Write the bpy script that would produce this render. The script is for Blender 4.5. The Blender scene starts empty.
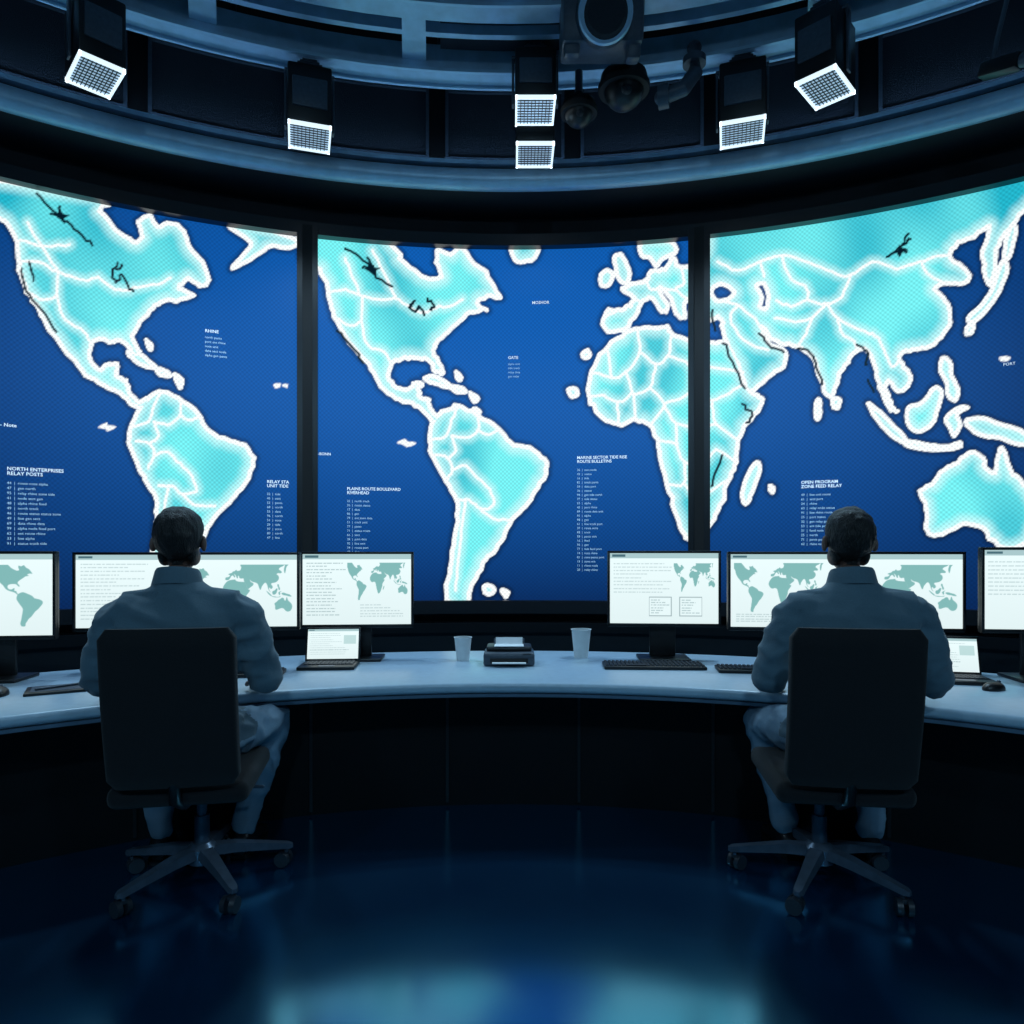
import bpy, bmesh, math, random
import numpy as np
from mathutils import Vector, Matrix, noise, Euler
random.seed(4); rng=np.random.default_rng(4)
scene=bpy.context.scene
try:
    scene.view_settings.view_transform='Standard'
    scene.view_settings.look='None'
except Exception as e: print(e)
COL=scene.collection
rad=math.radians
EYE=1.25; FPX=700.0; HY=550.0       # eye height, focal length(px), horizon row
C=(0.0,-0.275)                       # room axis
RW=5.775                             # video wall radius
DC=(0.0,0.2)                         # desk arc centre
DZ=0.66

def s2l(c):
    c=np.asarray(c,dtype=float)/255.0
    return np.where(c<=0.04045,c/12.92,((c+0.055)/1.055)**2.4)
def L(r,g,b): 
    v=s2l((r,g,b)); return (float(v[0]),float(v[1]),float(v[2]),1)

# ---------------------------------------------------------------- materials
def mat(name,col,rough=0.5,metal=0.0,bump=0.0,bscale=60,var=0.15,spec=0.5,emit=None,es=0,coat=0,stretch=None,sheen=0):
    m=bpy.data.materials.new(name); m.use_nodes=True
    nt=m.node_tree; b=nt.nodes['Principled BSDF']
    b.inputs['Roughness'].default_value=rough; b.inputs['Metallic'].default_value=metal
    b.inputs['Specular IOR Level'].default_value=spec
    b.inputs['Coat Weight'].default_value=coat
    b.inputs['Sheen Weight'].default_value=sheen
    tc=nt.nodes.new('ShaderNodeTexCoord'); n=nt.nodes.new('ShaderNodeTexNoise')
    n.inputs['Scale'].default_value=bscale; n.inputs['Detail'].default_value=4
    if stretch:
        mp=nt.nodes.new('ShaderNodeMapping'); mp.inputs['Scale'].default_value=stretch
        nt.links.new(tc.outputs['Object'],mp.inputs['Vector']); nt.links.new(mp.outputs['Vector'],n.inputs['Vector'])
    else: nt.links.new(tc.outputs['Object'],n.inputs['Vector'])
    r=nt.nodes.new('ShaderNodeValToRGB')
    r.color_ramp.elements[0].position=0.3; r.color_ramp.elements[1].position=0.7
    r.color_ramp.elements[0].color=tuple(c*(1-var) for c in col[:3])+(1,)
    r.color_ramp.elements[1].color=tuple(min(1,c*(1+var)) for c in col[:3])+(1,)
    nt.links.new(n.outputs['Fac'],r.inputs['Fac']); nt.links.new(r.outputs['Color'],b.inputs['Base Color'])
    if bump>0:
        bp=nt.nodes.new('ShaderNodeBump'); bp.inputs['Strength'].default_value=bump; bp.inputs['Distance'].default_value=0.01
        nt.links.new(n.outputs['Fac'],bp.inputs['Height']); nt.links.new(bp.outputs['Normal'],b.inputs['Normal'])
    if emit is not None:
        b.inputs['Emission Color'].default_value=emit; b.inputs['Emission Strength'].default_value=es
    return m

def display_mat(name,strength,dots):
    m=bpy.data.materials.new(name); m.use_nodes=True
    nt=m.node_tree; b=nt.nodes['Principled BSDF']
    b.inputs['Base Color'].default_value=(0.004,0.006,0.01,1); b.inputs['Roughness'].default_value=0.35
    b.inputs['Specular IOR Level'].default_value=0.2
    a=nt.nodes.new('ShaderNodeAttribute'); a.attribute_name='Col'
    last=a.outputs['Color']
    if dots:
        u=nt.nodes.new('ShaderNodeAttribute'); u.attribute_name='led'
        w=[]
        sx=nt.nodes.new('ShaderNodeSeparateXYZ'); nt.links.new(u.outputs['Vector'],sx.inputs[0])
        for k in (0,1):
            m1=nt.nodes.new('ShaderNodeMath'); m1.operation='MULTIPLY'; m1.inputs[1].default_value=2*math.pi/4.0
            m2=nt.nodes.new('ShaderNodeMath'); m2.operation='SINE'
            nt.links.new(sx.outputs[k],m1.inputs[0]); nt.links.new(m1.outputs[0],m2.inputs[0]); w.append(m2)
        mu=nt.nodes.new('ShaderNodeMath'); mu.operation='MULTIPLY'
        nt.links.new(w[0].outputs[0],mu.inputs[0]); nt.links.new(w[1].outputs[0],mu.inputs[1])
        ma=nt.nodes.new('ShaderNodeMath'); ma.operation='MULTIPLY_ADD'; ma.inputs[1].default_value=dots; ma.inputs[2].default_value=1.0
        nt.links.new(mu.outputs[0],ma.inputs[0])
        vm=nt.nodes.new('ShaderNodeVectorMath'); vm.operation='SCALE'
        nt.links.new(last,vm.inputs[0]); nt.links.new(ma.outputs[0],vm.inputs['Scale']); last=vm.outputs[0]
    nt.links.new(last,b.inputs['Emission Color']); b.inputs['Emission Strength'].default_value=strength
    m.cycles.emission_sampling='NONE'
    return m

M={}
M['wall']=mat('dark_wall',L(12,20,30),0.7,bscale=8,var=0.2)
M['ceil']=mat('dark_ceiling',L(8,11,16),0.8,bscale=5)
M['frame']=mat('screen_frame_black',L(12,18,26),0.35,bscale=20)
M['ring']=mat('painted_steel_ring',L(178,212,234),0.38,0.2,bscale=12,var=0.08)
M['truss']=mat('ceiling_steel',L(168,200,224),0.4,0.3,bscale=10,var=0.12)
M['panel']=mat('acoustic_panel_cloth',L(38,45,55),0.9,bump=0.6,bscale=220)
M['black']=mat('black_plastic',L(14,16,19),0.4,bscale=80)
M['caster']=mat('caster_rubber',L(34,40,48),0.45,bscale=80)
M['blackm']=mat('black_matte',L(9,10,12),0.7,bscale=80)
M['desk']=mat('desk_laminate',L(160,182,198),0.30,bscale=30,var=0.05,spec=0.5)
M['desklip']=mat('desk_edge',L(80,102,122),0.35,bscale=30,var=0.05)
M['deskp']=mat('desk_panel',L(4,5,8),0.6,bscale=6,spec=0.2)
M['chair']=mat('chair_upholstery',L(11,13,17),0.8,bump=0.3,bscale=300,spec=0.3,sheen=0.1)
M['chairm']=mat('chair_metal',L(84,98,114),0.32,0.5,bscale=30)
M['jacket']=mat('jacket_cloth',L(72,98,112),0.85,bump=0.15,bscale=220,var=0.08,sheen=0.25)
M['trouser']=mat('trouser_cloth',L(122,148,168),0.9,bump=0.15,bscale=250,var=0.06)
M['skin']=mat('skin',L(105,78,68),0.55,bscale=30,var=0.08)
M['hair']=mat('dark_hair',L(12,11,11),0.5,bump=0.8,bscale=90,var=0.5,stretch=(3,3,0.6))
M['shoe']=mat('shoe_leather',L(26,27,31),0.35,bscale=30)
M['eye']=mat('eye_white',L(220,220,215),0.2)
M['cup']=mat('paper_cup',L(225,230,232),0.6,bscale=30,var=0.04)
M['coffee']=mat('coffee',L(40,25,16),0.2)
M['paper']=mat('paper_white',L(230,233,235),0.7,bscale=20,var=0.03)
M['grey']=mat('grey_plastic',L(66,76,88),0.42,bscale=50)
M['keys']=mat('keycaps',L(40,46,54),0.5,bscale=90)
M['lampf']=mat('lamp_frame_glow',(0.9,0.95,1,1),0.4,emit=(0.76,0.92,1,1),es=1.05)
M['lampi']=mat('lamp_diffuser',(0.5,0.6,0.7,1),0.4,emit=(0.45,0.66,0.86,1),es=0.58)
M['fillstrip']=mat('added_fill_strip',(0.3,0.6,1,1),0.4,emit=(0.3,0.6,1.0,1),es=7.5)  # emitter added for fill light, hidden on top of the ring
M['grille']=mat('speaker_grille',L(30,36,44),0.6,bump=1.0,bscale=180)
M['text']=mat('screen_text',(0.5,0.7,0.8,1),0.5,emit=L(180,215,235),es=0.55)
M['text2']=mat('screen_text_bold',(0.5,0.7,0.8,1),0.5,emit=L(225,240,248),es=0.75)
M['text'].cycles.emission_sampling='NONE'; M['text2'].cycles.emission_sampling='NONE'
M['wallscreen']=display_mat('video_wall_display',1.0,0.18)
M['monscreen']=display_mat('monitor_display',1.08,0)
# floor
def floor_mat():
    m=bpy.data.materials.new('polished_floor'); m.use_nodes=True
    nt=m.node_tree; b=nt.nodes['Principled BSDF']
    b.inputs['Base Color'].default_value=L(6,36,64)
    b.inputs['IOR'].default_value=2.8
    b.inputs['Specular IOR Level'].default_value=1.0
    b.inputs['Specular Tint'].default_value=(0.25,0.74,1.0,1)
    tc=nt.nodes.new('ShaderNodeTexCoord'); n=nt.nodes.new('ShaderNodeTexNoise'); n.inputs['Scale'].default_value=3.0; n.inputs['Detail'].default_value=6
    nt.links.new(tc.outputs['Object'],n.inputs['Vector'])
    r=nt.nodes.new('ShaderNodeMapRange'); r.inputs['To Min'].default_value=0.14; r.inputs['To Max'].default_value=0.21
    nt.links.new(n.outputs['Fac'],r.inputs['Value']); nt.links.new(r.outputs['Result'],b.inputs['Roughness'])
    return m
M['floor']=floor_mat()

# ---------------------------------------------------------------- builder
class B:
    def __init__(s): s.bm=bmesh.new(); s.mats=[]
    def mi(s,k):
        if k not in s.mats: s.mats.append(k)
        return s.mats.index(k)
    def _set(s,faces,k):
        i=s.mi(k)
        for f in faces: f.material_index=i
    def box(s,c,size,k,rot=None,bevel=0.0,seg=2,taper=None):
        r=bmesh.ops.create_cube(s.bm,size=1.0); vs=r['verts']
        for v in vs:
            x,y,z=v.co
            if taper:
                t=taper if z>0 else 1.0
                x*=t;y*=t
            v.co=Vector((x*size[0],y*size[1],z*size[2]))
        fs=list({f for v in vs for f in v.link_faces})
        if bevel>0:
            es=list({e for v in vs for e in v.link_edges})
            rr=bmesh.ops.bevel(s.bm,geom=es,offset=bevel,segments=seg,affect='EDGES',profile=0.5)
            vs=list({v for f in rr['faces'] for v in f.verts}|{v for v in vs if v.is_valid})
            fs=list({f for v in vs for f in v.link_faces})
        mt=Matrix.Translation(Vector(c))
        if rot is not None: mt=mt@(rot if isinstance(rot,Matrix) else Euler(rot).to_matrix().to_4x4())
        bmesh.ops.transform(s.bm,matrix=mt,verts=vs)
        s._set(fs,k); return vs
    def rings(s,rings,k,caps=True,closed=False):
        bv=[[s.bm.verts.new(p) for p in r] for r in rings]
        n=len(rings[0]); fs=[]
        m=len(bv)
        for i in range(m if closed else m-1):
            a=bv[i];b=bv[(i+1)%m]
            for j in range(n):
                fs.append(s.bm.faces.new((a[j],a[(j+1)%n],b[(j+1)%n],b[j])))
        if caps and not closed:
            fs.append(s.bm.faces.new(list(reversed(bv[0])))); fs.append(s.bm.faces.new(bv[-1]))
        s._set(fs,k); return fs
    def tube(s,pts,radii,k,seg=14,flat=1.0,round_caps=True,up=(0,0,1)):
        pts=[Vector(p) for p in pts]
        n=len(pts); rr=[]
        def frame(d):
            d=d.normalized(); u=Vector(up)
            if abs(d.dot(u))>0.97: u=Vector((0,1,0))
            x=d.cross(u).normalized(); y=x.cross(d).normalized(); return x,y
        def ring(p,d,r):
            x,y=frame(d)
            return [p+x*(math.cos(a)*r)+y*(math.sin(a)*r*flat) for a in [2*math.pi*j/seg for j in range(seg)]]
        ds=[]
        for i in range(n):
            d=(pts[min(i+1,n-1)]-pts[max(i-1,0)]); ds.append(d.normalized())
        if round_caps:
            for a in (80,60,40,20):
                rr.append(ring(pts[0]-ds[0]*radii[0]*math.sin(rad(a)),ds[0],radii[0]*math.cos(rad(a))))
        for i in range(n): rr.append(ring(pts[i],ds[i],radii[i]))
        if round_caps:
            for a in (20,40,60,80):
                rr.append(ring(pts[-1]+ds[-1]*radii[-1]*math.sin(rad(a)),ds[-1],radii[-1]*math.cos(rad(a))))
        return s.rings(rr,k)
    def cyl(s,p0,p1,r0,r1,k,seg=24): return s.tube([p0,p1],[r0,r1],k,seg=seg,round_caps=False)
    def ell(s,c,r,k,rot=None,u=24,v=16):
        q=bmesh.ops.create_uvsphere(s.bm,u_segments=u,v_segments=v,radius=1.0); vs=q['verts']
        mt=Matrix.Translation(Vector(c))
        if rot: mt=mt@Euler(rot).to_matrix().to_4x4()
        mt=mt@Matrix.Diagonal((r[0],r[1],r[2],1))
        bmesh.ops.transform(s.bm,matrix=mt,verts=vs)
        fs=list({f for w in vs for f in w.link_faces}); s._set(fs,k)
    def lathe(s,prof,k,c=(0,0,0),seg=28):
        rr=[[Vector((c[0]+r*math.cos(2*math.pi*j/seg),c[1]+r*math.sin(2*math.pi*j/seg),c[2]+z)) for j in range(seg)] for r,z in prof]
        s.rings(rr,k)
    def arc(s,prof,th0,th1,n,k,c=C,full=False):
        """closed (r,z) profile swept about vertical axis; degrees, 0 = +Y"""
        rr=[]
        cnt=n if full else n+1
        for i in range(cnt):
            t=rad(th0+(th1-th0)*i/n)
            rr.append([Vector((c[0]+r*math.sin(t),c[1]+r*math.cos(t),z)) for r,z in prof])
        s.rings(rr,k,caps=not full,closed=full)
    def mesh(s,name,smooth=40):
        bmesh.ops.recalc_face_normals(s.bm,faces=s.bm.faces[:])
        me=bpy.data.meshes.new(name); s.bm.to_mesh(me); s.bm.free()
        for k in s.mats: me.materials.append(M[k])
        me.polygons.foreach_set('use_smooth',[True]*len(me.polygons))
        if smooth is not None: me.set_sharp_from_angle(angle=rad(smooth))
        return me
    def obj(s,name,loc=(0,0,0),rot=(0,0,0),parent=None,smooth=40):
        o=bpy.data.objects.new(name,s.mesh(name,smooth)); COL.objects.link(o)
        o.location=loc; o.rotation_euler=rot
        if parent: o.parent=parent
        return o
def empty(name,loc=(0,0,0),rot=(0,0,0)):
    o=bpy.data.objects.new(name,None); COL.objects.link(o); o.location=loc; o.rotation_euler=rot
    o.empty_display_size=0.1; return o

# ---------------------------------------------------------------- world map data (map units)
def cr(poly,closed=True,n=4,jit=0.7):
    P=np.array(poly,float); m=len(P); out=[]
    rngs=range(m if closed else m-1)
    for i in rngs:
        if closed: p0,p1,p2,p3=P[(i-1)%m],P[i],P[(i+1)%m],P[(i+2)%m]
        else: p0,p1,p2,p3=P[max(i-1,0)],P[i],P[i+1],P[min(i+2,m-1)]
        for j in range(n):
            t=j/n
            out.append(0.5*((2*p1)+(-p0+p2)*t+(2*p0-5*p1+4*p2-p3)*t*t+(-p0+3*p1-3*p2+p3)*t**3))
    if not closed: out.append(P[-1])
    out=np.array(out); out+=rng.normal(0,jit,out.shape); return out

NA_M=[(300,150),(392,246),(400,258),(414,270),(430,279),(441,276),(437,262),(438,250),(450,254),(462,247),(472,262),(484,270),(493,284),(500,298),(488,297),(476,303),(486,310),(470,313),(460,322),(448,332),(437,343),(434,353),(441,364),(443,373),(436,371),(428,360),(415,358),(402,359),(392,364),(389,376),(396,388),(408,389),(415,383),(421,384),(419,396),(428,400),(432,411),(441,419),(452,414),(447,424),(436,424),(424,411),(412,404),(396,398),(381,387),(371,369),(361,356),(349,342),(337,322),(330,303),(327,287),(318,270),(300,250)]
SA_M=[(432,424),(443,411),(459,406),(478,415),(499,428),(510,442),(530,448),(545,459),(546,474),(535,492),(526,506),(513,520),(503,537),(494,552),(484,562),(477,577),(470,590),(468,606),(452,606),(446,590),(450,568),(453,545),(457,515),(456,500),(446,482),(436,463),(429,446)]
NA_L=[(-240,150),(-150,160),(92,196),(100,210),(116,230),(133,241),(142,238),(139,222),(150,216),(158,228),(170,222),(184,232),(190,247),(202,262),(209,280),(200,286),(188,280),(180,288),(194,296),(176,300),(161,302),(150,312),(138,326),(133,338),(139,352),(134,356),(124,342),(110,342),(97,340),(90,350),(91,362),(100,369),(110,364),(118,365),(116,376),(126,381),(130,394),(140,402),(150,397),(145,408),(133,406),(120,393),(106,386),(90,378),(74,362),(60,344),(46,325),(36,305),(24,286),(18,264),(17,243),(4,222),(-20,207),(-60,190),(-100,195),(-150,215),(-240,230)]
SA_L=[(132,424),(143,403),(159,392),(178,397),(199,414),(210,432),(230,440),(249,449),(253,466),(241,488),(230,502),(216,516),(206,533),(196,551),(186,562),(176,582),(168,606),(152,606),(150,568),(155,535),(157,512),(156,497),(146,480),(136,461),(129,442)]
AFR=[(608,346),(618,337),(636,329),(655,327),(668,326),(672,334),(690,340),(712,342),(728,343),(733,350),(742,372),(750,392),(762,398),(760,408),(748,424),(738,440),(736,462),(730,478),(722,500),(714,519),(704,533),(692,540),(682,532),(675,510),(667,485),(662,462),(657,440),(650,425),(634,420),(618,425),(602,418),(591,402),(588,385),(594,366)]
EUR=[(604,328),(606,312),(622,309),(630,304),(634,297),(622,290),(632,284),(645,280),(653,270),(664,268),(673,258),(680,266),(700,262),(706,240),(700,222),(760,205),(830,200),(900,180),(960,168),(1030,150),(1110,150),(1110,205),(1060,200),(1030,205),(1012,226),(1000,240),(996,262),(990,285),(984,270),(984,250),(990,226),(975,236),(958,244),(950,256),(962,266),(970,276),(962,284),(945,283),(935,290),(947,300),(951,318),(944,334),(930,346),(914,350),(903,352),(900,360),(910,374),(908,386),(898,392),(890,382),(886,388),(890,402),(897,412),(888,406),(880,388),(876,370),(868,352),(858,350),(848,362),(838,378),(833,396),(826,394),(819,374),(812,356),(797,347),(781,343),(769,336),(762,328),(768,342),(785,352),(783,366),(768,378),(750,392),(744,382),(735,358),(724,338),(722,322),(716,318),(705,320),(694,314),(690,300),(684,304),(686,316),(678,316),(670,298),(660,288),(668,306),(662,312),(652,298),(641,304),(634,318),(622,330)]
AUS=[(921,492),(936,480),(946,468),(958,462),(970,452),(982,456),(986,468),(994,472),(999,452),(1004,450),(1010,470),(1024,484),(1036,502),(1036,524),(1024,544),(1004,548),(990,538),(982,528),(968,524),(950,530),(934,536),(926,528),(926,508)]
ISL=[[(868,404),(880,412),(896,428),(906,440),(898,440),(882,426)],
 [(906,441),(930,445),(948,446),(960,442),(958,448),(930,450),(908,446)],
 [(908,408),(922,402),(934,388),(942,392),(938,408),(932,424),(918,432),(908,424)],
 [(946,418),(958,408),(968,408),(958,414),(960,426),(954,436),(950,428)],
 [(942,358),(950,362),(952,376),(958,388),(956,400),(948,396),(946,382),(940,370)],
 [(966,420),(984,418),(1000,424),(1020,430),(1034,444),(1016,444),(1000,438),(984,436),(972,430)],
 [(756,462),(760,470),(752,492),(746,504),(742,496),(746,478)],
 [(1002,262),(1008,268),(1000,290),(990,306),(974,322),(968,318),(984,302),(994,284)],
 [(1012,224),(1016,232),(1010,256),(1004,258),(1006,240)],
 [(600,277),(606,270),(613,274),(610,284),(602,286)],[(614,258),(620,254),(626,262),(630,274),(626,284),(618,278),(616,268)],
 [(640,244),(655,240),(672,242),(676,252),(664,258),(656,266),(650,258),(642,256)],
 [(505,200),(545,200),(538,252),(524,262),(512,254)],
 [(228,225),(262,228),(297,240),(290,248),(272,246),(262,252),(246,262),(232,268),(244,254),(250,242)],
 [(424,378),(434,376),(446,382),(452,388),(442,386),(430,382)],[(452,386),(462,388),(466,392),(456,392)],[(456,372),(462,378),(458,380)],[(470,393),(478,398),(474,402)],[(474,408),(480,412),(476,416)],
 [(128,352),(140,354),(150,362),(156,368),(144,366),(134,360)],[(156,368),(166,371),(170,376),(160,375)],[(146,340),(152,346),(150,350)],[(174,374),(182,380),(180,388)],
 [(484,586),(492,586),(494,592),(486,594)],[(502,590),(508,592),(506,597)],
 [(568,390),(575,388),(578,394),(572,397)],[(582,354),(588,350),(590,356),(585,358)],
 [(770,486),(774,488),(772,493)],[(816,402),(820,400),(820,416),(816,418)],[(833,398),(840,400),(838,408),(833,406)],
 [(600,374),(606,372),(604,378)],[(968,326),(974,324),(972,332),(966,334)]]
TINY=[[(274,384),(280,383),(280,387),(275,388)],[(282,385),(287,384),(287,388)],
 [(98,427),(106,423),(108,425),(116,427),(108,431),(105,429)],[(397,443),(405,439),(407,441),(416,443),(408,447),(404,445)],
 [(1000,357),(1010,357),(1008,361),(1001,361)]]
LAND_W=[NA_M,SA_M,AFR,EUR,AUS,NA_L,SA_L]
NAB=[[(327,292),(345,290),(362,296),(382,300),(396,298),(410,308),(424,312),(436,308),(450,306),(462,300)],
 [(345,258),(352,275),(360,296)],[(336,318),(350,326),(362,322)],[(362,296),(362,322),(368,345),(384,352),(392,364)],[(372,250),(384,272),(396,298)]]
SAB=[[(432,440),(446,436),(452,420),(459,406)],[(452,436),(466,438),(478,430),(478,415)],[(478,430),(490,434),(499,428)],[(446,482),(452,470),(448,458),(434,455)],[(452,470),(466,466),(478,478),(490,490),(494,505),(480,508),(470,500),(457,500)],[(480,508),(492,518),(503,520),(513,520)],[(466,500),(462,530),(458,560),(456,590)],[(452,436),(456,450),(448,458)]]
def sh(ls,dx,dy): return [[(x+dx,y+dy) for x,y in l] for l in ls]
NABL=[[(18,262),(38,262),(58,272),(84,280),(98,278),(112,288),(126,290),(142,286),(158,284),(170,278)],[(26,222),(44,250),(58,272)],[(28,292),(44,300),(56,296)],[(58,272),(58,300),(66,320),(84,332),(92,344)],[(20,240),(44,246),(70,244)]]
AFB=[[(594,372),(612,378),(626,372),(640,352),(636,329)],[(640,352),(656,364),(668,356),(672,334)],[(626,372),(632,392),(620,402),(604,396),(591,396)],[(656,364),(650,388),(634,394),(632,392)],[(650,388),(664,404),(650,425)],[(668,356),(690,366),(690,392),(664,404)],[(690,366),(716,368),(742,372)],[(690,392),(712,400),(730,392),(744,384)],[(712,400),(716,424),(738,440)],[(664,404),(676,424),(700,426),(716,424)],[(657,440),(676,444),(684,462),(702,464),(716,450),(736,462)],[(667,485),(684,484),(684,462)],[(684,484),(698,496),(712,490),(730,478)],[(698,496),(694,520)],[(618,402),(618,425)],[(634,394),(636,420)],[(676,424),(676,444)],[(612,378),(608,350)]]
EUB=[[(718,262),(738,270),(760,262),(782,256),(808,262),(832,272),(850,276),(872,262),(896,268),(920,262),(938,256),(950,256)],[(850,276),(842,296),(826,304),(808,300),(792,306),(776,300)],[(826,304),(838,318),(860,330),(876,336),(884,350)],[(776,318),(796,322),(812,318),(826,304)],[(812,318),(806,334),(797,347)],[(838,318),(842,334),(852,340),(858,350)],[(720,300),(738,306),(752,316),(762,328)],[(738,306),(730,318),(744,340),(768,350)],[(884,350),(892,366),(900,360)],[(680,266),(684,282),(676,290),(690,300)],[(645,280),(652,290),(660,288),(676,290)],[(634,297),(641,304)],[(922,264),(930,276),(945,283)],[(760,262),(764,276)],[(782,256),(792,280),(806,286),(808,300)],[(606,316),(622,309)],[(700,262),(704,284),(690,300)]]
BLK=[[(712,290),(722,284),(734,292),(728,299),(716,300)],[(757,286),(764,284),(768,296),(766,308),(760,306),(762,296)]]
SCRATCH=[[(345,246),(356,256),(368,264),(378,276),(392,288)],[(362,268),(372,266),(368,258)],[(38,194),(54,212),(64,220),(78,232),(92,246)],[(50,214),(62,216),(58,206)],
 [(118,264),(112,272),(116,282),(122,274),(128,286),(134,290)],[(116,268),(124,266)],[(414,300),(410,306),(416,312),(420,306),(424,316)],[(428,300),(434,304),(430,310)],
 [(886,258),(898,248),(912,238)],[(902,244),(908,234)],[(900,250),(908,252)],
 [(22,268),(26,290),(40,308),(56,332)],[(338,330),(350,346),(362,362)],[(30,262),(34,280)],
 [(856,344),(862,348),(868,356),(866,366)],[(724,342),(732,362),(744,388)],[(760,334),(770,346),(784,352)],[(712,310),(714,330)],[(744,404),(752,412),(748,424)],[(712,486),(716,470),(722,456)],[(868,380),(874,392)],[(800,348),(810,352),(816,366),(822,384)]]
PLANES=[[(364,268),(368,268),(368,262),(372,267),(380,268),(374,271),(375,276),(369,271)],
 [(54,213),(58,214),(58,208),(62,214),(69,215),(64,218),(65,223),(59,218)],
 [(893,254),(898,250),(899,245),(903,248),(908,250),(902,252),(899,257),(897,253)]]

def seg_dist(P,pl,closed,margin):
    N=len(P); d=np.full(N,1e3,np.float32); ins=np.zeros(N,bool)
    lo=pl.min(0)-margin; hi=pl.max(0)+margin
    idx=np.nonzero((P[:,0]>lo[0])&(P[:,0]<hi[0])&(P[:,1]>lo[1])&(P[:,1]<hi[1]))[0]
    if len(idx)==0: return d,ins
    Q=P[idx].astype(np.float32); dd=np.full(len(idx),1e6,np.float32); cc=np.zeros(len(idx),bool)
    m=len(pl)
    for i in range(m if closed else m-1):
        a=pl[i];b=pl[(i+1)%m]; ab=b-a; l2=float(ab@ab)+1e-9
        qx=Q[:,0]-a[0]; qy=Q[:,1]-a[1]
        t=np.clip((qx*ab[0]+qy*ab[1])/l2,0,1)
        dx=qx-t*ab[0]; dy=qy-t*ab[1]
        np.minimum(dd,dx*dx+dy*dy,out=dd)
        if closed and a[1]!=b[1]:
            c1=(a[1]>Q[:,1])!=(b[1]>Q[:,1])
            xi=a[0]+(Q[:,1]-a[1])*ab[0]/ab[1]
            cc^=(c1&(Q[:,0]<xi))
    d[idx]=np.sqrt(dd); ins[idx]=cc
    return d,ins
def land_sdf(P,polys,margin=14,n=4,jit=0.7):
    S=np.full(len(P),1e3,np.float32)
    for p in polys:
        pl=cr(p,True,n,jit if len(p)>12 else 0.25)
        d,i=seg_dist(P,pl,True,margin)
        S=np.minimum(S,np.where(i,-d,d))
    return S
def line_dist(P,lines,margin=10,jit=0.5):
    D=np.full(len(P),1e3,np.float32)
    for l in lines:
        d,_=seg_dist(P,cr(l,False,4,jit),False,margin); D=np.minimum(D,d)
    return D
def sstep(a,b,x):
    t=np.clip((x-a)/(b-a),0,1); return t*t*(3-2*t)
def lowf(P,sc,seed=0):
    r=np.random.default_rng(seed); v=np.zeros(len(P))
    for k in range(6):
        a=r.uniform(0,6.28); f=r.uniform(0.6,1.6)/sc; v+=np.sin((P[:,0]*math.cos(a)+P[:,1]*math.sin(a))*f*6.28+r.uniform(0,6.28))
    return np.clip(0.5+v/6,0,1)
def mix(a,b,t): return a*(1-t[:,None])+b*t[:,None]
def paint_wall(P):
    x=P[:,0];y=P[:,1]; N=len(P); one=np.ones((N,1))
    fx=np.clip(1-((x-480)/640)**2,0,1); fy=np.clip(1-((y-310)/300)**2,0,1)
    f=np.clip(0.03+0.97*fx*fy,0,1)
    c=mix(s2l((4,32,80))*one,s2l((13,92,178))*one,f)
    S=land_sdf(P,LAND_W+ISL)
    holes=land_sdf(P,BLK); S=np.maximum(S,-holes)
    T=land_sdf(P,TINY,6)
    c*= (1-0.5*(1-sstep(2.5,8,S)))[:,None]
    t=lowf(P,90,3)
    top=np.clip((310-y)/110,0,1)*np.clip(1-np.abs(x-60)/400,0,1)+np.clip((300-y)/100,0,1)*np.clip((x-720)/200,0,1)
    k=np.clip(0.85*t+0.32-0.5*top,0,1)
    land=mix(s2l((34,180,202))*one,s2l((118,240,242))*one,k)
    Bd=line_dist(P,NAB+SAB+NABL+sh(SAB,-298,-14)+AFB+EUB)
    glow=np.maximum(1-sstep(1,15,-S),0.75*(1-sstep(1,10,Bd)))
    land=mix(land,s2l((208,252,252))*one,0.85*glow)
    inside=1-sstep(-0.8,0.8,S)
    c=mix(c,land,inside)
    white=s2l((250,255,255))*one
    w=np.maximum(1-sstep(1.9,2.7,np.abs(S+0.3)),inside*(1-sstep(1.0,1.9,Bd)))
    w=np.maximum(w,1-sstep(-0.6,0.8,T))
    c=mix(c,white,w)
    K=line_dist(P,SCRATCH,6,0.9)
    kk=np.maximum(1-sstep(0.7,1.7,K),1-sstep(-0.2,1.0,land_sdf(P,PLANES,6,2,0)))
    c=mix(c,one*np.array([[0.0,0.01,0.02]]),kk)
    return c

def grid_obj(name,X,Y,Z,nu,nv,cols,uvs,material,parent=None,loc=(0,0,0),rot=(0,0,0)):
    N=nu*nv
    me=bpy.data.meshes.new(name)
    me.vertices.add(N); co=np.stack([X,Y,Z],1).astype(np.float32).ravel(); me.vertices.foreach_set('co',co)
    i=np.arange(nu-1)[None,:]; j=np.arange(nv-1)[:,None]
    a=(j*nu+i).ravel(); q=np.stack([a,a+1,a+1+nu,a+nu],1).astype(np.int32)
    F=len(q); me.loops.add(F*4); me.loops.foreach_set('vertex_index',q.ravel())
    me.polygons.add(F); me.polygons.foreach_set('loop_start',np.arange(0,F*4,4,dtype=np.int32))
    me.update(calc_edges=True)
    me.polygons.foreach_set('use_smooth',np.ones(F,bool))
    ca=me.color_attributes.new(name='Col',type='FLOAT_COLOR',domain='POINT')
    cc=np.ones((N,4),np.float32); cc[:,:3]=cols; ca.data.foreach_set('color',cc.ravel())
    if uvs is not None:
        at=me.attributes.new(name='led',type='FLOAT_VECTOR',domain='POINT')
        v=np.zeros((N,3),np.float32); v[:,:2]=uvs; at.data.foreach_set('vector',v.ravel())
    me.materials.append(material)
    o=bpy.data.objects.new(name,me); COL.objects.link(o); o.location=loc; o.rotation_euler=rot
    if parent: o.parent=parent
    return o

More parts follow.
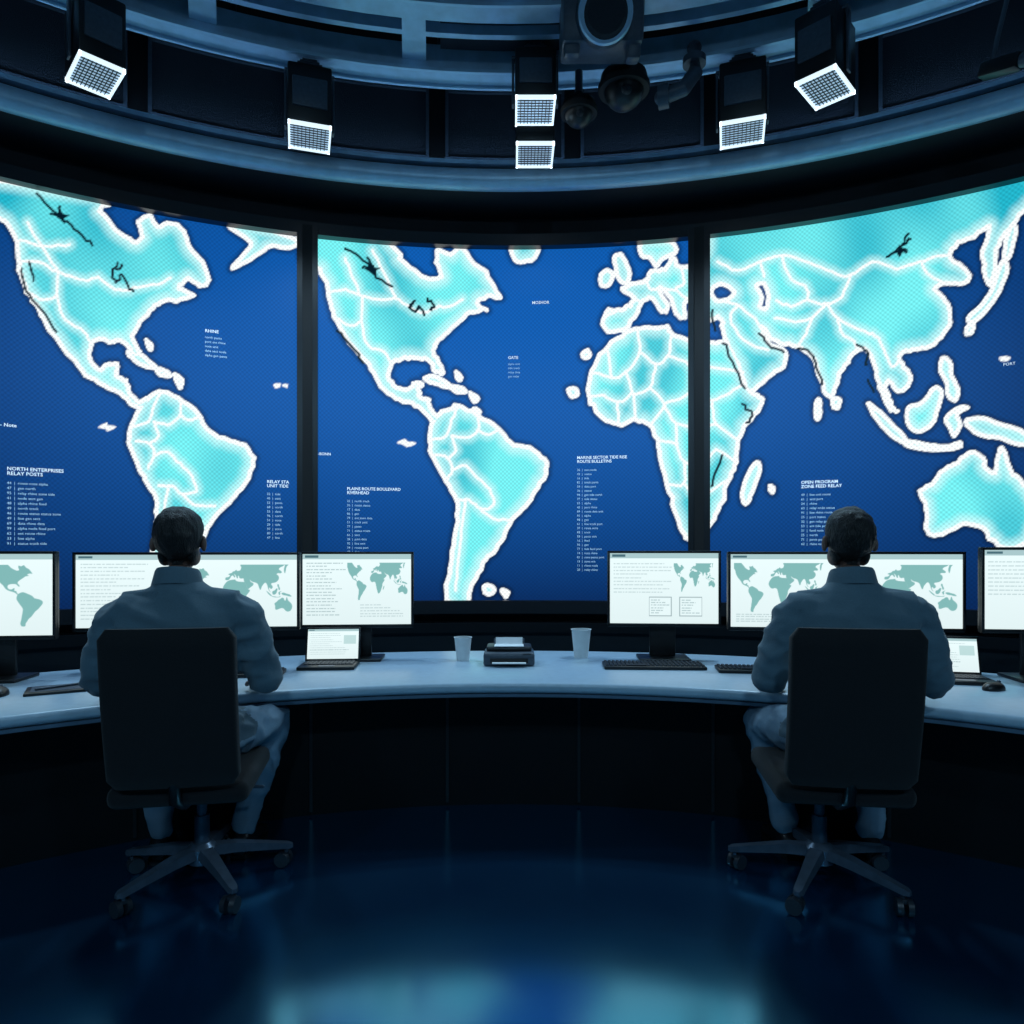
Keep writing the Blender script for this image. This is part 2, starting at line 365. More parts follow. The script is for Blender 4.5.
def th_of(px,R=RW):
    k=(px-512)/FPX; a=1+k*k; b=-2*C[1]; c=C[1]**2-R*R
    Yy=(-b+math.sqrt(b*b-4*a*c))/(2*a); Xx=k*Yy
    return math.atan2(Xx,Yy-C[1])

# ================================================================= ROOM
ZT,ZB=3.61,0.857
b=B(); b.lathe([(0.0001,-0.1),(6.1,-0.1),(6.1,0.0),(0.0001,0.0)],'floor',c=(C[0],C[1],0),seg=96); b.obj('floor')
b=B(); b.lathe([(0.0001,5.2),(6.1,5.2),(6.1,5.3),(0.0001,5.3)],'ceil',c=(C[0],C[1],0),seg=96); b.obj('ceiling')
b=B(); b.arc([(5.88,0),(6.0,0),(6.0,5.2),(5.88,5.2)],-90,90,96,'wall'); b.obj('wall_front')
b=B(); b.arc([(5.88,0),(6.0,0),(6.0,5.2),(5.88,5.2)],90,270,96,'wall'); b.obj('wall_back')
b=B(); b.arc([(5.85,0),(5.88,0),(5.88,0.12),(5.85,0.12)],-90,90,96,'frame'); b.obj('baseboard_front')

# video wall
vw=empty('video_wall')
edges=[(-46.5,math.degrees(th_of(297))),(math.degrees(th_of(318)),math.degrees(th_of(688))),(math.degrees(th_of(710)),46.5)]
STEP=0.0078
for n,(a,e) in enumerate(edges):
    nu=int(rad(e-a)*RW/STEP); nv=int((ZT-ZB)/STEP)
    th=np.linspace(rad(a),rad(e),nu); z=np.linspace(ZB,ZT,nv)
    TH,ZZ=np.meshgrid(th,z); TH=TH.ravel(); ZZ=ZZ.ravel()
    X=C[0]+RW*np.sin(TH); Y=C[1]+RW*np.cos(TH)
    P=np.stack([512+FPX*X/Y,HY-FPX*(ZZ-EYE)/Y],1)
    cols=paint_wall(P)
    uv=np.stack([TH*RW*127,ZZ*127],1)
    grid_obj('display_panel_%d'%(n+1),X,Y,ZZ,nu,nv,cols,uv,M['wallscreen'],parent=vw)
# frame
b=B()
b.arc([(5.70,ZT),(5.87,ZT),(5.87,ZT+0.09),(5.70,ZT+0.09)],-50,50,96,'frame')
b.arc([(5.70,ZB-0.10),(5.87,ZB-0.10),(5.87,ZB),(5.70,ZB)],-50,50,96,'frame')
for a,e in [(edges[0][1],edges[1][0]),(edges[1][1],edges[2][0]),(-49,-46.5),(46.5,49)]:
    b.arc([(5.68,ZB-0.05),(5.87,ZB-0.05),(5.87,ZT+0.05),(5.68,ZT+0.05)],a,e,4,'frame')
    m=(a+e)/2
    b.arc([(5.665,ZB-0.05),(5.69,ZB-0.05),(5.69,ZT+0.05),(5.665,ZT+0.05)],m-0.35,m+0.35,2,'blackm')
b.arc([(5.78,ZB-0.02),(5.87,ZB-0.02),(5.87,ZT+0.02),(5.78,ZT+0.02)],-49,49,96,'blackm')
b.obj('screen_frame',parent=vw)
b=B(); b.arc([(5.8,0.60),(5.88,0.60),(5.88,0.68),(5.8,0.68)],-88,88,96,'frame'); b.obj('trim_1')

words='NOTE DATA RHINE PANTS ENT GEN ROUTE SECT ALPHA NORTH TIDE RELAY UNIT STATUS LINE PORT NODE FEED TRACK ZONE'.split()
def text(px,py,body,size,k,bold=False,sp=1.0):
    t=th_of(px); r=RW-0.02
    X=C[0]+r*math.sin(t); Y=C[1]+r*math.cos(t); Z=EYE-(py-HY)/FPX*Y
    cu=bpy.data.curves.new('caption','FONT'); cu.body=body; cu.size=size; cu.space_line=sp
    if bold: cu.offset=size*0.015
    cu.materials.append(M[k]); cu.resolution_u=2
    o=bpy.data.objects.new('caption',cu); COL.objects.link(o)
    o.location=(X,Y,Z); o.rotation_euler=(rad(90),0,-t-rad(2)); o.parent=vw
def rows(n,mn=1,mx=3,nums=True):
    out=[]
    for i in range(n):
        w=' '.join(random.choice(words) for _ in range(random.randint(mn,mx)))
        out.append(('%02d  |  '%random.randint(10,99) if nums else '')+w.lower())
    return '\n'.join(out)
T1,T2=0.032,0.024
def block(px,py,title,n,mn,mx,nums=True,dy=5.5):
    text(px,py,title,T1,'text2',True,0.95)
    text(px,py+dy*(title.count('\n')+1)+1,rows(n,mn,mx,nums),T2,'text',False,1.35)
block(205,332,'RHINE',5,2,3,False,5); text(0,426,'- Note',T1,'text2',True)
block(7,470,'NORTH ENTERPRISES\nRELAY POSTS',13,2,4,True,6.5)
block(267,483,'RELAY STA\nUNIT TIDE',11,1,1)
text(532,304,'MOSHOR',T1,'text2',True)
block(508,359,'GATE',4,2,2,False,5); text(318,455,'-BONN',T1*0.9,'text2',True)
block(347,490,'PLAINS ROUTE BOULEVARD\nRIVERHEAD',13,1,3)
block(577,459,'MARINE SECTOR TIDE RISE\nROUTE BULLETINS',25,1,3)
block(801,484,'OPEN PROGRAM\nZONE FEED RELAY',12,1,3)
text(1003,366,'PORT',T1*0.8,'text2')

# main ring moulding around the room
b=B()
b.arc([(5.42,3.90),(5.88,3.90),(5.88,4.08),(5.42,4.08)],0,360,160,'wall',full=True)
b.arc([(5.40+0.075*math.cos(rad(a)),3.955+0.075*math.sin(rad(a))) for a in range(0,360,30)],0,360,160,'ring',full=True)
b.arc([(5.365,4.055),(5.42,4.055),(5.42,4.085),(5.365,4.085)],0,360,160,'truss',full=True)
b.arc([(5.46,4.085),(5.49,4.085),(5.49,4.10),(5.46,4.10)],0,360,96,'fillstrip',full=True)  # added glowing strip, out of sight; brightens drum panels and truss
b.obj('trim_2')
b=B(); b.arc([(5.62,4.08),(5.88,4.08),(5.88,5.2),(5.62,5.2)],0,360,128,'ceil',full=True); drum=b.obj('wall_drum')
# acoustic panels with rim
b=B()
for i in range(-9,10):
    m=-21.55+10.5*(i+2)
    b.arc([(5.575,4.20),(5.62,4.20),(5.62,4.70),(5.575,4.70)],m-4.4,m+4.4,8,'panel')
    for (z0,z1) in ((4.18,4.205),(4.695,4.72)):
        b.arc([(5.55,z0),(5.62,z0),(5.62,z1),(5.55,z1)],m-4.6,m+4.6,8,'grey')
    for s in (-1,1):
        b.arc([(5.55,4.18),(5.62,4.18),(5.62,4.72),(5.55,4.72)],m+s*4.5-0.12,m+s*4.5+0.12,1,'grey')
b.obj('acoustic_panels',parent=drum)
# circular ceiling truss
b=B()
def annul(r0,r1,z0,z1,k='truss'): b.arc([(r0,z0),(r1,z0),(r1,z1),(r0,z1)],0,360,128,k,full=True)
annul(4.80,4.97,4.35,4.50); annul(4.56,4.60,4.40,4.47)
annul(4.28,4.44,4.38,4.52); annul(3.82,3.98,4.40,4.54); annul(5.22,5.26,4.72,4.78,'grey')
annul(4.795,4.815,4.33,4.35,'ring'); annul(4.955,4.975,4.33,4.35,'ring'); annul(4.275,4.295,4.36,4.38,'ring')
for i in range(24):
    t=-7.5+15*i
    b.arc([(4.40,4.39),(4.85,4.39),(4.85,4.48),(4.40,4.48)],t-0.9,t+0.9,2,'truss')
    b.arc([(3.4,4.42),(4.32,4.42),(4.32,4.5),(3.4,4.5)],t+6.4,t+8.6,2,'truss')
    T=rad(t+2)
    for r in (4.38,4.89):
        x=C[0]+r*math.sin(T); y=C[1]+r*math.cos(T)
        b.cyl((x,y,4.48),(x,y,5.2),0.02,0.02,'grey',seg=8)
for i in range(24):
    t=7.5*2*i
    if i%2==0:
        b.arc([(4.47,4.46),(4.78,4.46),(4.78,4.62),(4.47,4.62)],t-5.5,t+5.5,8,'panel')
        b.arc([(4.46,4.445),(4.50,4.445),(4.50,4.465),(4.46,4.465)],t-5.7,t+5.7,8,'grey')
    if i%3!=0: b.arc([(4.02,4.5),(4.25,4.5),(4.25,4.62),(4.02,4.62)],t-5,t+5,8,'panel')
b.obj('ceiling_truss')

# ceiling spotlights
def spot(x,y,z,yaw,w=0.27,d=None,h=0.36,stack=False,power=125,aim=0,col=(0.50,0.77,1.0)):
    b=B(); d=d or w
    b.box((0,0,h/2+0.02),(w*1.02,d*1.02,h),'black',bevel=0.012)
    if not stack:
        b.box((0,-d*0.53,h*0.55),(w*0.8,0.02,h*0.5),'grey',bevel=0.006)
        for i in range(5): b.box((0,0,h+0.03+0.012*i),(w*0.8-0.03*i,d*0.7,0.006),'grey')
        for s in (-1,1):
            b.box((s*(w*0.56),0,h*0.6),(0.015,0.05,h*0.95),'grey',bevel=0.004)
        b.box((0,0,h*1.12),(w*1.18,0.05,0.02),'grey',bevel=0.004)
        b.cyl((0,0,h*1.1),(0,0,4.42-z if 4.42-z>h*1.15 else h*1.25),0.025,0.025,'grey',seg=12)
    t=0.012
    for s in (-1,1):
        b.box((s*(w/2-t/2),0,0.009),(t,d,0.022),'lampf')
        b.box((0,s*(d/2-t/2),0.009),(w,t,0.022),'lampf')
    b.box((0,0,0.016),(w-2*t,d-2*t,0.01),'lampi')
    n=10
    for i in range(1,n):
        b.box((-(w/2-t)+(w-2*t)*i/n,0,0.009),(0.004,d-2*t,0.006),'black')
        b.box((0,-(d/2-t)+(d-2*t)*i/n,0.009),(w-2*t,0.004,0.006),'black')
    ob=b.obj('ceiling_spotlight',(x,y,z),(0,0,yaw))
    if power:
        ld=bpy.data.lights.new('lamp_beam','SPOT'); ld.energy=power; ld.color=col; ld.spot_size=rad(130); ld.spot_blend=0.9; ld.shadow_soft_size=0.12
        lo=bpy.data.objects.new('lamp_beam',ld); COL.objects.link(lo); lo.parent=ob; lo.location=(0,0,-0.03); lo.rotation_euler=(rad(aim),0,0)
    return ob
spot(-2.31,3.88,3.87,rad(44),w=0.225,d=0.31)
spot(-1.29,4.46,3.87,rad(17),w=0.26,d=0.29)
spot(0.146,4.45,4.03,0,w=0.25,d=0.29,h=0.30)
spot(0.146,4.50,3.78,0,w=0.24,d=0.27,h=0.10,stack=True,power=0)
spot(1.45,4.41,3.87,rad(-17),w=0.27,d=0.28)
spot(1.79,4.00,3.88,rad(-44),w=0.225,d=0.31)
for x,y,pw in ((-2.2,-1.6,140),(0.0,-2.2,270),(2.2,-1.6,140)):  # added fill fixtures, unseen behind the camera, to light the men's backs
    spot(x,y,4.0,0,power=pw,aim=40,col=(0.40,0.73,1.0))

# projector/loudspeaker housing, dome cameras, duct
b=B()
b.box((0,0.12,0.05),(0.46,0.3,0.36),'grey',bevel=0.03)
b.cyl((0,-0.03,0.0),(0,-0.12,-0.03),0.16,0.15,'grey',seg=32)
b.cyl((0,-0.12,-0.03),(0,-0.135,-0.035),0.15,0.14,'truss',seg=32)
b.cyl((0,-0.13,-0.034),(0,-0.15,-0.04),0.125,0.10,'grille',seg=32)
b.cyl((0,0.12,0.2),(0,0.12,0.95),0.03,0.03,'grey',seg=12)
b.box((-0.17,0.05,-0.13),(0.09,0.1,0.1),'grey',bevel=0.02); b.box((0.18,0.05,-0.13),(0.08,0.1,0.14),'grey',bevel=0.02)
b.obj('loudspeaker',(0.51,3.92,4.23),(rad(12),0,0))
def dome(x,y,z,s=1.0,top=4.33):
    b=B()
    b.lathe([(0.001,-0.13*s)]+[(0.13*s*math.sin(rad(a)),-0.13*s*math.cos(rad(a))) for a in range(10,91,10)]+[(0.15*s,0.0),(0.16*s,0.04*s),(0.15*s,0.09*s),(0.06*s,0.13*s),(0.05*s,0.17*s),(0.001,0.17*s)],'black')
    b.lathe([(0.13*s,-0.012),(0.165*s,-0.012),(0.17*s,0.02),(0.13*s,0.02)],'blackm')
    b.cyl((0,0,0.15*s),(0,0,top-z),0.025,0.025,'grey',seg=12)
    b.ell((0,-0.10*s,-0.06*s),(0.035*s,0.03*s,0.035*s),'grille')
    b.obj('dome_camera',(x,y,z))
dome(0.70,4.38,4.13,0.95,4.385); dome(0.43,4.50,4.06,0.70,4.325)
b=B()
b.tube([(0,0,0),(0.12,-0.05,0.02),(0.2,-0.02,0.14),(0.2,0,0.30)],[0.045,0.045,0.045,0.045],'grey')
b.cyl((-0.02,0,0),(0.04,-0.02,0.0),0.07,0.07,'grey'); b.cyl((0.2,0,0.2),(0.2,0,0.24),0.07,0.07,'grey')
b.obj('ceiling_duct_pipe',(0.92,4.3,4.03))
b=B()
b.box((0,0,0),(0.08,0.2,0.08),'black',bevel=0.015); b.cyl((0,-0.1,0),(0,-0.14,0),0.035,0.04,'grey')
b.tube([(0,0.05,0.03),(0.0,0.06,0.15),(0,0.06,0.52)],[0.012,0.012,0.012],'grey',seg=8)
b.obj('security_camera',(2.62,3.75,3.84),(rad(15),0,rad(30)))

# ================================================================= DESK
b=B()
R0,R1=2.9,3.9
b.arc([(R1,DZ),(R1,DZ-0.05),(R0+0.03,DZ-0.05)]+[(R0+0.012,DZ-0.045),(R0,DZ-0.03),(R0,DZ-0.014),(R0+0.004,DZ-0.005),(R0+0.014,DZ)],-80,80,120,'desk',c=DC)
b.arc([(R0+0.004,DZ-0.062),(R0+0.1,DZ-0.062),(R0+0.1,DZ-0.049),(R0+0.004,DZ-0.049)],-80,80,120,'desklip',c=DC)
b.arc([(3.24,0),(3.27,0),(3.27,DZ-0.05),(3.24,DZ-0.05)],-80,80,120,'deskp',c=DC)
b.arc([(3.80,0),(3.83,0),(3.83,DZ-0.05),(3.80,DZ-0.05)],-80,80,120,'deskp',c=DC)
for t in (-62,-46,-30,-17,-5.6,5.8,17,30,46,62):
    b.arc([(3.225,0.02),(3.245,0.02),(3.245,DZ-0.06),(3.225,DZ-0.06)],t-0.12,t+0.12,1,'black',c=DC)
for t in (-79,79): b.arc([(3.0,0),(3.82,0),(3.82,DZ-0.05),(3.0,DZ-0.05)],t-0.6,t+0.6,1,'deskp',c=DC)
b.obj('control_desk')

# ================================================================= MONITORS
MAPW=[NA_M,SA_M,AFR,EUR,AUS]+ISL[:7]
def paint_mon(U,V,asp,kind):
    N=len(U)
    bg=s2l((230,247,248)); c=np.ones((N,1))*bg[None,:]
    c*= (1-0.10*np.clip(V,0,1))[:,None]
    grey=s2l((140,168,172)); teal=s2l((126,180,178)); dk=s2l((70,105,115))
    def rect(x0,y0,x1,y1,col,a=1.0):
        m=(U>=x0)&(U<=x1)&(V>=y0)&(V<=y1); c[m]=c[m]*(1-a)+np.asarray(col)*a
    rect(0,0,asp,0.07,s2l((165,195,198))); rect(0.03,0.02,0.22,0.05,dk)
    r=np.random.default_rng(int(asp*100)+kind*7)
    def lines(x0,x1,y0,y1,n,a=0.7):
        for i in range(n):
            y=y0+(y1-y0)*i/n; x=x0
            e=x0+(x1-x0)*r.uniform(0.45,1.0)
            while x<e:
                w=r.uniform(0.02,0.07); rect(x,y,min(x+w,e),y+0.014,grey,a); x+=w+0.012
    def wmap(x0,y0,x1,y1,polys,bx):
        bx0,by0,bx1,by1=bx
        sx=(bx1-bx0)/(x1-x0); sy=(by1-by0)/(y1-y0)
        Q=np.stack([(U-x0)*sx+bx0,(V-y0)*sy+by0],1)
        inb=(U>x0)&(U<x1)&(V>y0)&(V<y1)
        S=np.full(N,1e3,np.float32); S[inb]=land_sdf(Q[inb],polys,margin=5,n=2,jit=0)
        f=1-sstep(-2,2,S); c[:]=mix(c,teal[None,:]*np.ones((N,1)),f)
    WB=(318,225,1045,610); AM=(316,244,580,612)
    if kind==0:
        wmap(0.68,0.13,1.36,0.90,[NA_M,SA_M],AM); lines(0.08,0.6,0.14,0.92,14)
    elif kind==1:
        lines(0.05,0.62,0.12,0.9,17); wmap(0.62,0.12,asp-0.04,0.66,MAPW,WB)
        lines(0.8,asp-0.1,0.72,0.92,5,0.5)
    elif kind==2:
        lines(0.05,0.9,0.14,0.6,9,0.5); wmap(0.90,0.14,asp-0.04,0.55,MAPW,WB)
        for x in (0.55,0.98):
            rect(x,0.62,x+0.32,0.90,dk,0.6); rect(x+0.01,0.635,x+0.31,0.885,bg*0.95); lines(x+0.03,x+0.29,0.66,0.88,6)
    elif kind==3:
        lines(0.06,0.95,0.12,0.92,16,0.5); wmap(1.38,0.14,asp-0.05,0.92,MAPW,WB); lines(1.35,1.9,0.8,0.95,3)
    elif kind==4:
        wmap(0.05,0.12,1.30,0.80,MAPW,WB)
        wmap(1.42,0.14,asp-0.05,0.88,MAPW,WB); lines(0.08,1.2,0.82,0.95,4,0.5)
    elif kind==5:
        lines(0.08,asp-0.3,0.14,0.9,11); rect(asp-0.5,0.2,asp-0.08,0.5,teal,0.5)
    return c
def screen_grid(name,w,h,kind,parent,loc,res=0.0026,rot=(0,0,0)):
    nu=int(w/res); nv=int(h/res)
    x=np.linspace(-w/2,w/2,nu); z=np.linspace(-h/2,h/2,nv); X,Z=np.meshgrid(x,z); X=X.ravel();Z=Z.ravel()
    cols=paint_mon((X+w/2)/h,(h/2-Z)/h,w/h,kind)
    return grid_obj(name,X,np.zeros_like(X),Z,nu,nv,cols,None,M['monscreen'],parent,loc,rot)
def monitor(x,y,w,h,zc,kind,yaw=0,name='computer_monitor'):
    e=empty(name,(x,y,DZ),(0,0,yaw)); zc-=DZ
    b=B(); bz=0.013
    b.box((0,0.02,zc),(w,0.03,h),'black',bevel=0.006)
    b.box((0,0.045,zc),(w*0.8,0.04,h*0.75),'black',bevel=0.015)
    for s in (-1,1):
        b.box((s*(w/2-bz/2),0.002,zc),(bz,0.012,h),'black',bevel=0.002)
    b.box((0,0.002,zc+h/2-bz/2),(w,0.012,bz),'black',bevel=0.002); b.box((0,0.002,zc-h/2+bz*0.7),(w,0.012,bz*1.4),'black',bevel=0.002)
    b.box((0,0.062,(zc+0.01)/2+0.01),(0.14 if w<0.8 else 0.2,0.022,zc),'black',bevel=0.006)
    b.box((0,0.05,zc-0.02),(0.12,0.05,0.12),'black',bevel=0.01)
    b.box((0,0.03,0.008),(0.27 if w<0.8 else 0.4,0.2,0.016),'black',bevel=0.006)
    b.obj('housing_and_stand',parent=e)
    screen_grid('screen',w-2*bz,h-2.4*bz,kind,e,(0,0.0035,zc+0.2*bz))
    return e
monitor(-0.83,3.75,0.60,0.408,1.037,1,rad(4))
monitor(0.814,3.75,0.60,0.408,1.042,2,rad(-4))
monitor(-1.585,3.42,1.07,0.385,1.047,3,rad(5),'ultrawide_monitor')
monitor(1.628,3.42,1.12,0.39,1.047,4,rad(-5),'ultrawide_monitor')
monitor(-2.34,3.15,0.54,0.40,1.045,0,rad(6))
monitor(2.40,3.15,0.54,0.39,1.068,2,rad(-6))

def laptop(x,y,yaw,w=0.28):
    e=empty('laptop',(x,y,DZ),(0,0,yaw)); b=B()
    b.box((0,-0.06,0.009),(w,0.19,0.016),'black',bevel=0.004)
    b.box((0,-0.035,0.0175),(w*0.88,0.1,0.002),'keys')
    for i in range(12):
        for j in range(4): b.box((-w*0.40+i*w*0.073,-0.072+j*0.024,0.020),(w*0.06,0.019,0.004),'keys')
    b.box((0,-0.125,0.0178),(0.08,0.04,0.002),'grey')
    R=Euler((rad(-12),0,0)).to_matrix().to_4x4(); h=0.175
    c=Vector((0,0.04,0.016))+R@Vector((0,0,h/2))
    b.box(c,(w,0.008,h),'black',rot=R,bevel=0.003)
    b.cyl((-w*0.4,0.038,0.017),(w*0.4,0.038,0.017),0.007,0.007,'black',seg=10)
    b.obj('body',parent=e)
    screen_grid('screen',w-0.02,h-0.022,5,e,c+R@Vector((0,-0.0052,0)),0.002,(rad(-12),0,0))
laptop(-0.925,3.58,rad(4)); laptop(2.02,3.20,rad(-12),0.26)

def keyboard(x,y,yaw,w=0.46,d=0.15):
    b=B(); b.box((0,0,0.009),(w,d,0.016),'black',bevel=0.004)
    n=int(w/0.0205)
    for j in range(5):
        for i in range(n):
            if j==0 and 4<i<10: continue
            b.box((-w/2+0.015+i*(w-0.03)/(n-1),-d/2+0.025+j*(d-0.05)/4,0.0205),(0.0155,0.0175,0.008),'keys',taper=0.8)
    b.box((-w/2+0.015+7*(w-0.03)/(n-1),-d/2+0.025,0.0205),(0.1,0.0175,0.008),'keys')
    b.obj('keyboard',(x,y,DZ),(0,0,yaw))
keyboard(0.71,3.52,rad(-3),0.50,0.17); keyboard(1.20,3.40,rad(-8),0.40); keyboard(-1.25,3.30,rad(10),0.34)
def mouse(x,y,yaw):
    b=B(); b.ell((0,0,0.006),(0.033,0.056,0.03),'black'); 
    for v in b.bm.verts:
        if v.co.z<0.0: v.co.z=0.0
    b.cyl((-0.004,0.03,0.032),(0.004,0.03,0.032),0.008,0.008,'grey',seg=10)
    b.box((0,0.02,0.034),(0.0015,0.05,0.003),'grey')
    b.obj('computer_mouse',(x,y,DZ),(0,0,yaw))
mouse(-2.08,2.84,0.4); mouse(2.03,2.95,-1.2)
def cup(x,y,h,r):
    b=B()
    b.lathe([(0.0001,0.0),(r*0.70,0.0),(r*0.98,h*0.97),(r*1.05,h*0.985),(r*1.05,h),(r*0.95,h),(r*0.90,h*0.8),(0.0001,h*0.8)],'cup',seg=36)
    b.lathe([(0.0001,h*0.802),(r*0.895,h*0.802),(r*0.9,h*0.81),(0.0001,h*0.81)],'coffee')
    b.obj('paper_cup',(x,y,DZ))
cup(-0.262,3.74,0.125,0.047); cup(0.38,3.85,0.155,0.054)
# small desktop printer
b=B()
b.box((0,0,0.035),(0.26,0.2,0.07),'grey',bevel=0.015,seg=3)
b.box((0,0.02,0.08),(0.235,0.15,0.03),'black',bevel=0.012)
b.box((0,-0.102,0.03),(0.19,0.01,0.022),'blackm'); b.box((0,-0.118,0.022),(0.17,0.05,0.004),'paper')
b.box((0,0.045,0.10),(0.16,0.02,0.05),'grey',rot=(rad(-20),0,0),bevel=0.004)
b.box((0,0.03,0.108),(0.14,0.004,0.05),'paper',rot=(rad(-20),0,0))
b.box((0,-0.02,0.097),(0.15,0.09,0.004),'paper')
b.box((0.09,-0.09,0.062),(0.04,0.02,0.008),'keys')
b.obj('desktop_printer',(-0.015,3.64,DZ))
# writing tablet and pen
b=B(); b.box((0,0,0.006),(0.24,0.17,0.012),'black',bevel=0.004); b.box((0,0,0.0125),(0.2,0.13,0.001),'grey')
b.tube([(-0.08,-0.03,0.018),(0.07,0.03,0.018)],[0.005,0.005],'grey',seg=10); b.obj('drawing_tablet',(-1.90,2.94,DZ),(0,0,rad(30)))

# ================================================================= CHAIR
def chair(x,y,yaw,spin,by=0.13):
    e=empty('office_chair',(x,y,0),(0,0,yaw))
    b=B()
    b.box((0,0.05,0.425),(0.45,0.48,0.075),'chair',bevel=0.032,seg=4)
    b.box((0,0.09,0.378),(0.34,0.34,0.025),'black',bevel=0.008)
    b.obj('seat',parent=e)
    b=B()
    rr=[];n=16; H0,HH=0.468,0.532
    for i in range(n+1):
        t=i/n; z=H0+HH*t; yb=-0.215-0.085*t-0.012*math.sin(t*math.pi)
        w=0.205+0.001*t
        edge=min(t,1-t); rc=0.022
        if edge*HH<rc: w-= rc-math.sqrt(max(0,rc*rc-(rc-edge*HH)**2))
        th=0.033
        if edge*HH<0.02: th*=0.45+0.55*(edge*HH/0.02)
        ring=[]
        m=36
        for j in range(m):
            a=2*math.pi*j/m; ca,sa=math.cos(a),math.sin(a)
            sx=math.copysign(abs(ca)**0.22,ca); sy=math.copysign(abs(sa)**0.4,sa)
            xx=w*sx; ring.append(Vector((xx,yb+th*sy+0.35*xx*xx,z)))
        rr.append(ring)
    b.rings(rr,'chair')
    b.tube([(0,-0.235,0.54),(0,-0.21,0.42),(0,-0.10,0.37),(0,0.05,0.365)],[0.018,0.02,0.02,0.018],'black',seg=10)
    b.obj('backrest',parent=e,smooth=50)
    b=B()
    b.box((0,by,0.352),(0.16,0.2,0.03),'chairm',bevel=0.01)
    b.cyl((0,by,0.12),(0,by,0.25),0.028,0.026,'chairm'); b.cyl((0,by,0.24),(0,by,0.36),0.018,0.018,'chairm')
    b.lathe([(0.0001,0.075),(0.05,0.075),(0.055,0.13),(0.035,0.15),(0.0001,0.15)],'chairm',c=(0,by,0))
    b.tube([(0.07,by,0.352),(0.22,by,0.342)],[0.007,0.007],'chairm',seg=8)
    for i in range(5):
        a=rad(spin+72*i); d=Vector((math.cos(a),math.sin(a),0)); p=Vector((-d.y,d.x,0)); O=Vector((0,by,0))
        rr=[]
        for r,zc,w,h in ((0.02,0.115,0.03,0.022),(0.12,0.11,0.026,0.02),(0.24,0.092,0.02,0.015),(0.315,0.08,0.018,0.012),(0.33,0.078,0.008,0.008)):
            c=O+d*r; rr.append([c+p*w*sx+Vector((0,0,zc+h*sz)) for sx,sz in ((-1,-0.7),(-0.8,1),(0.8,1),(1,-0.7))])
        b.rings(rr,'chairm')
        c=O+d*0.305
        b.cyl(c+Vector((0,0,0.045)),c+Vector((0,0,0.085)),0.008,0.008,'chairm',seg=10)
        a2=a+rad(60+i*40); q=Vector((math.cos(a2),math.sin(a2),0)); o=Vector((-q.y,q.x,0))*0.012
        for s in (-1,1):
            w0=c+o+Vector((0,0,0.03)); b.cyl(w0+q*s*0.008,w0+q*s*0.026,0.030,0.028,'caster',seg=20)
        b.box(c+o*0.5+Vector((0,0,0.05)),(0.03,0.03,0.018),'caster',rot=(0,0,a2),bevel=0.006)
    b.obj('swivel_base',parent=e)
    return e

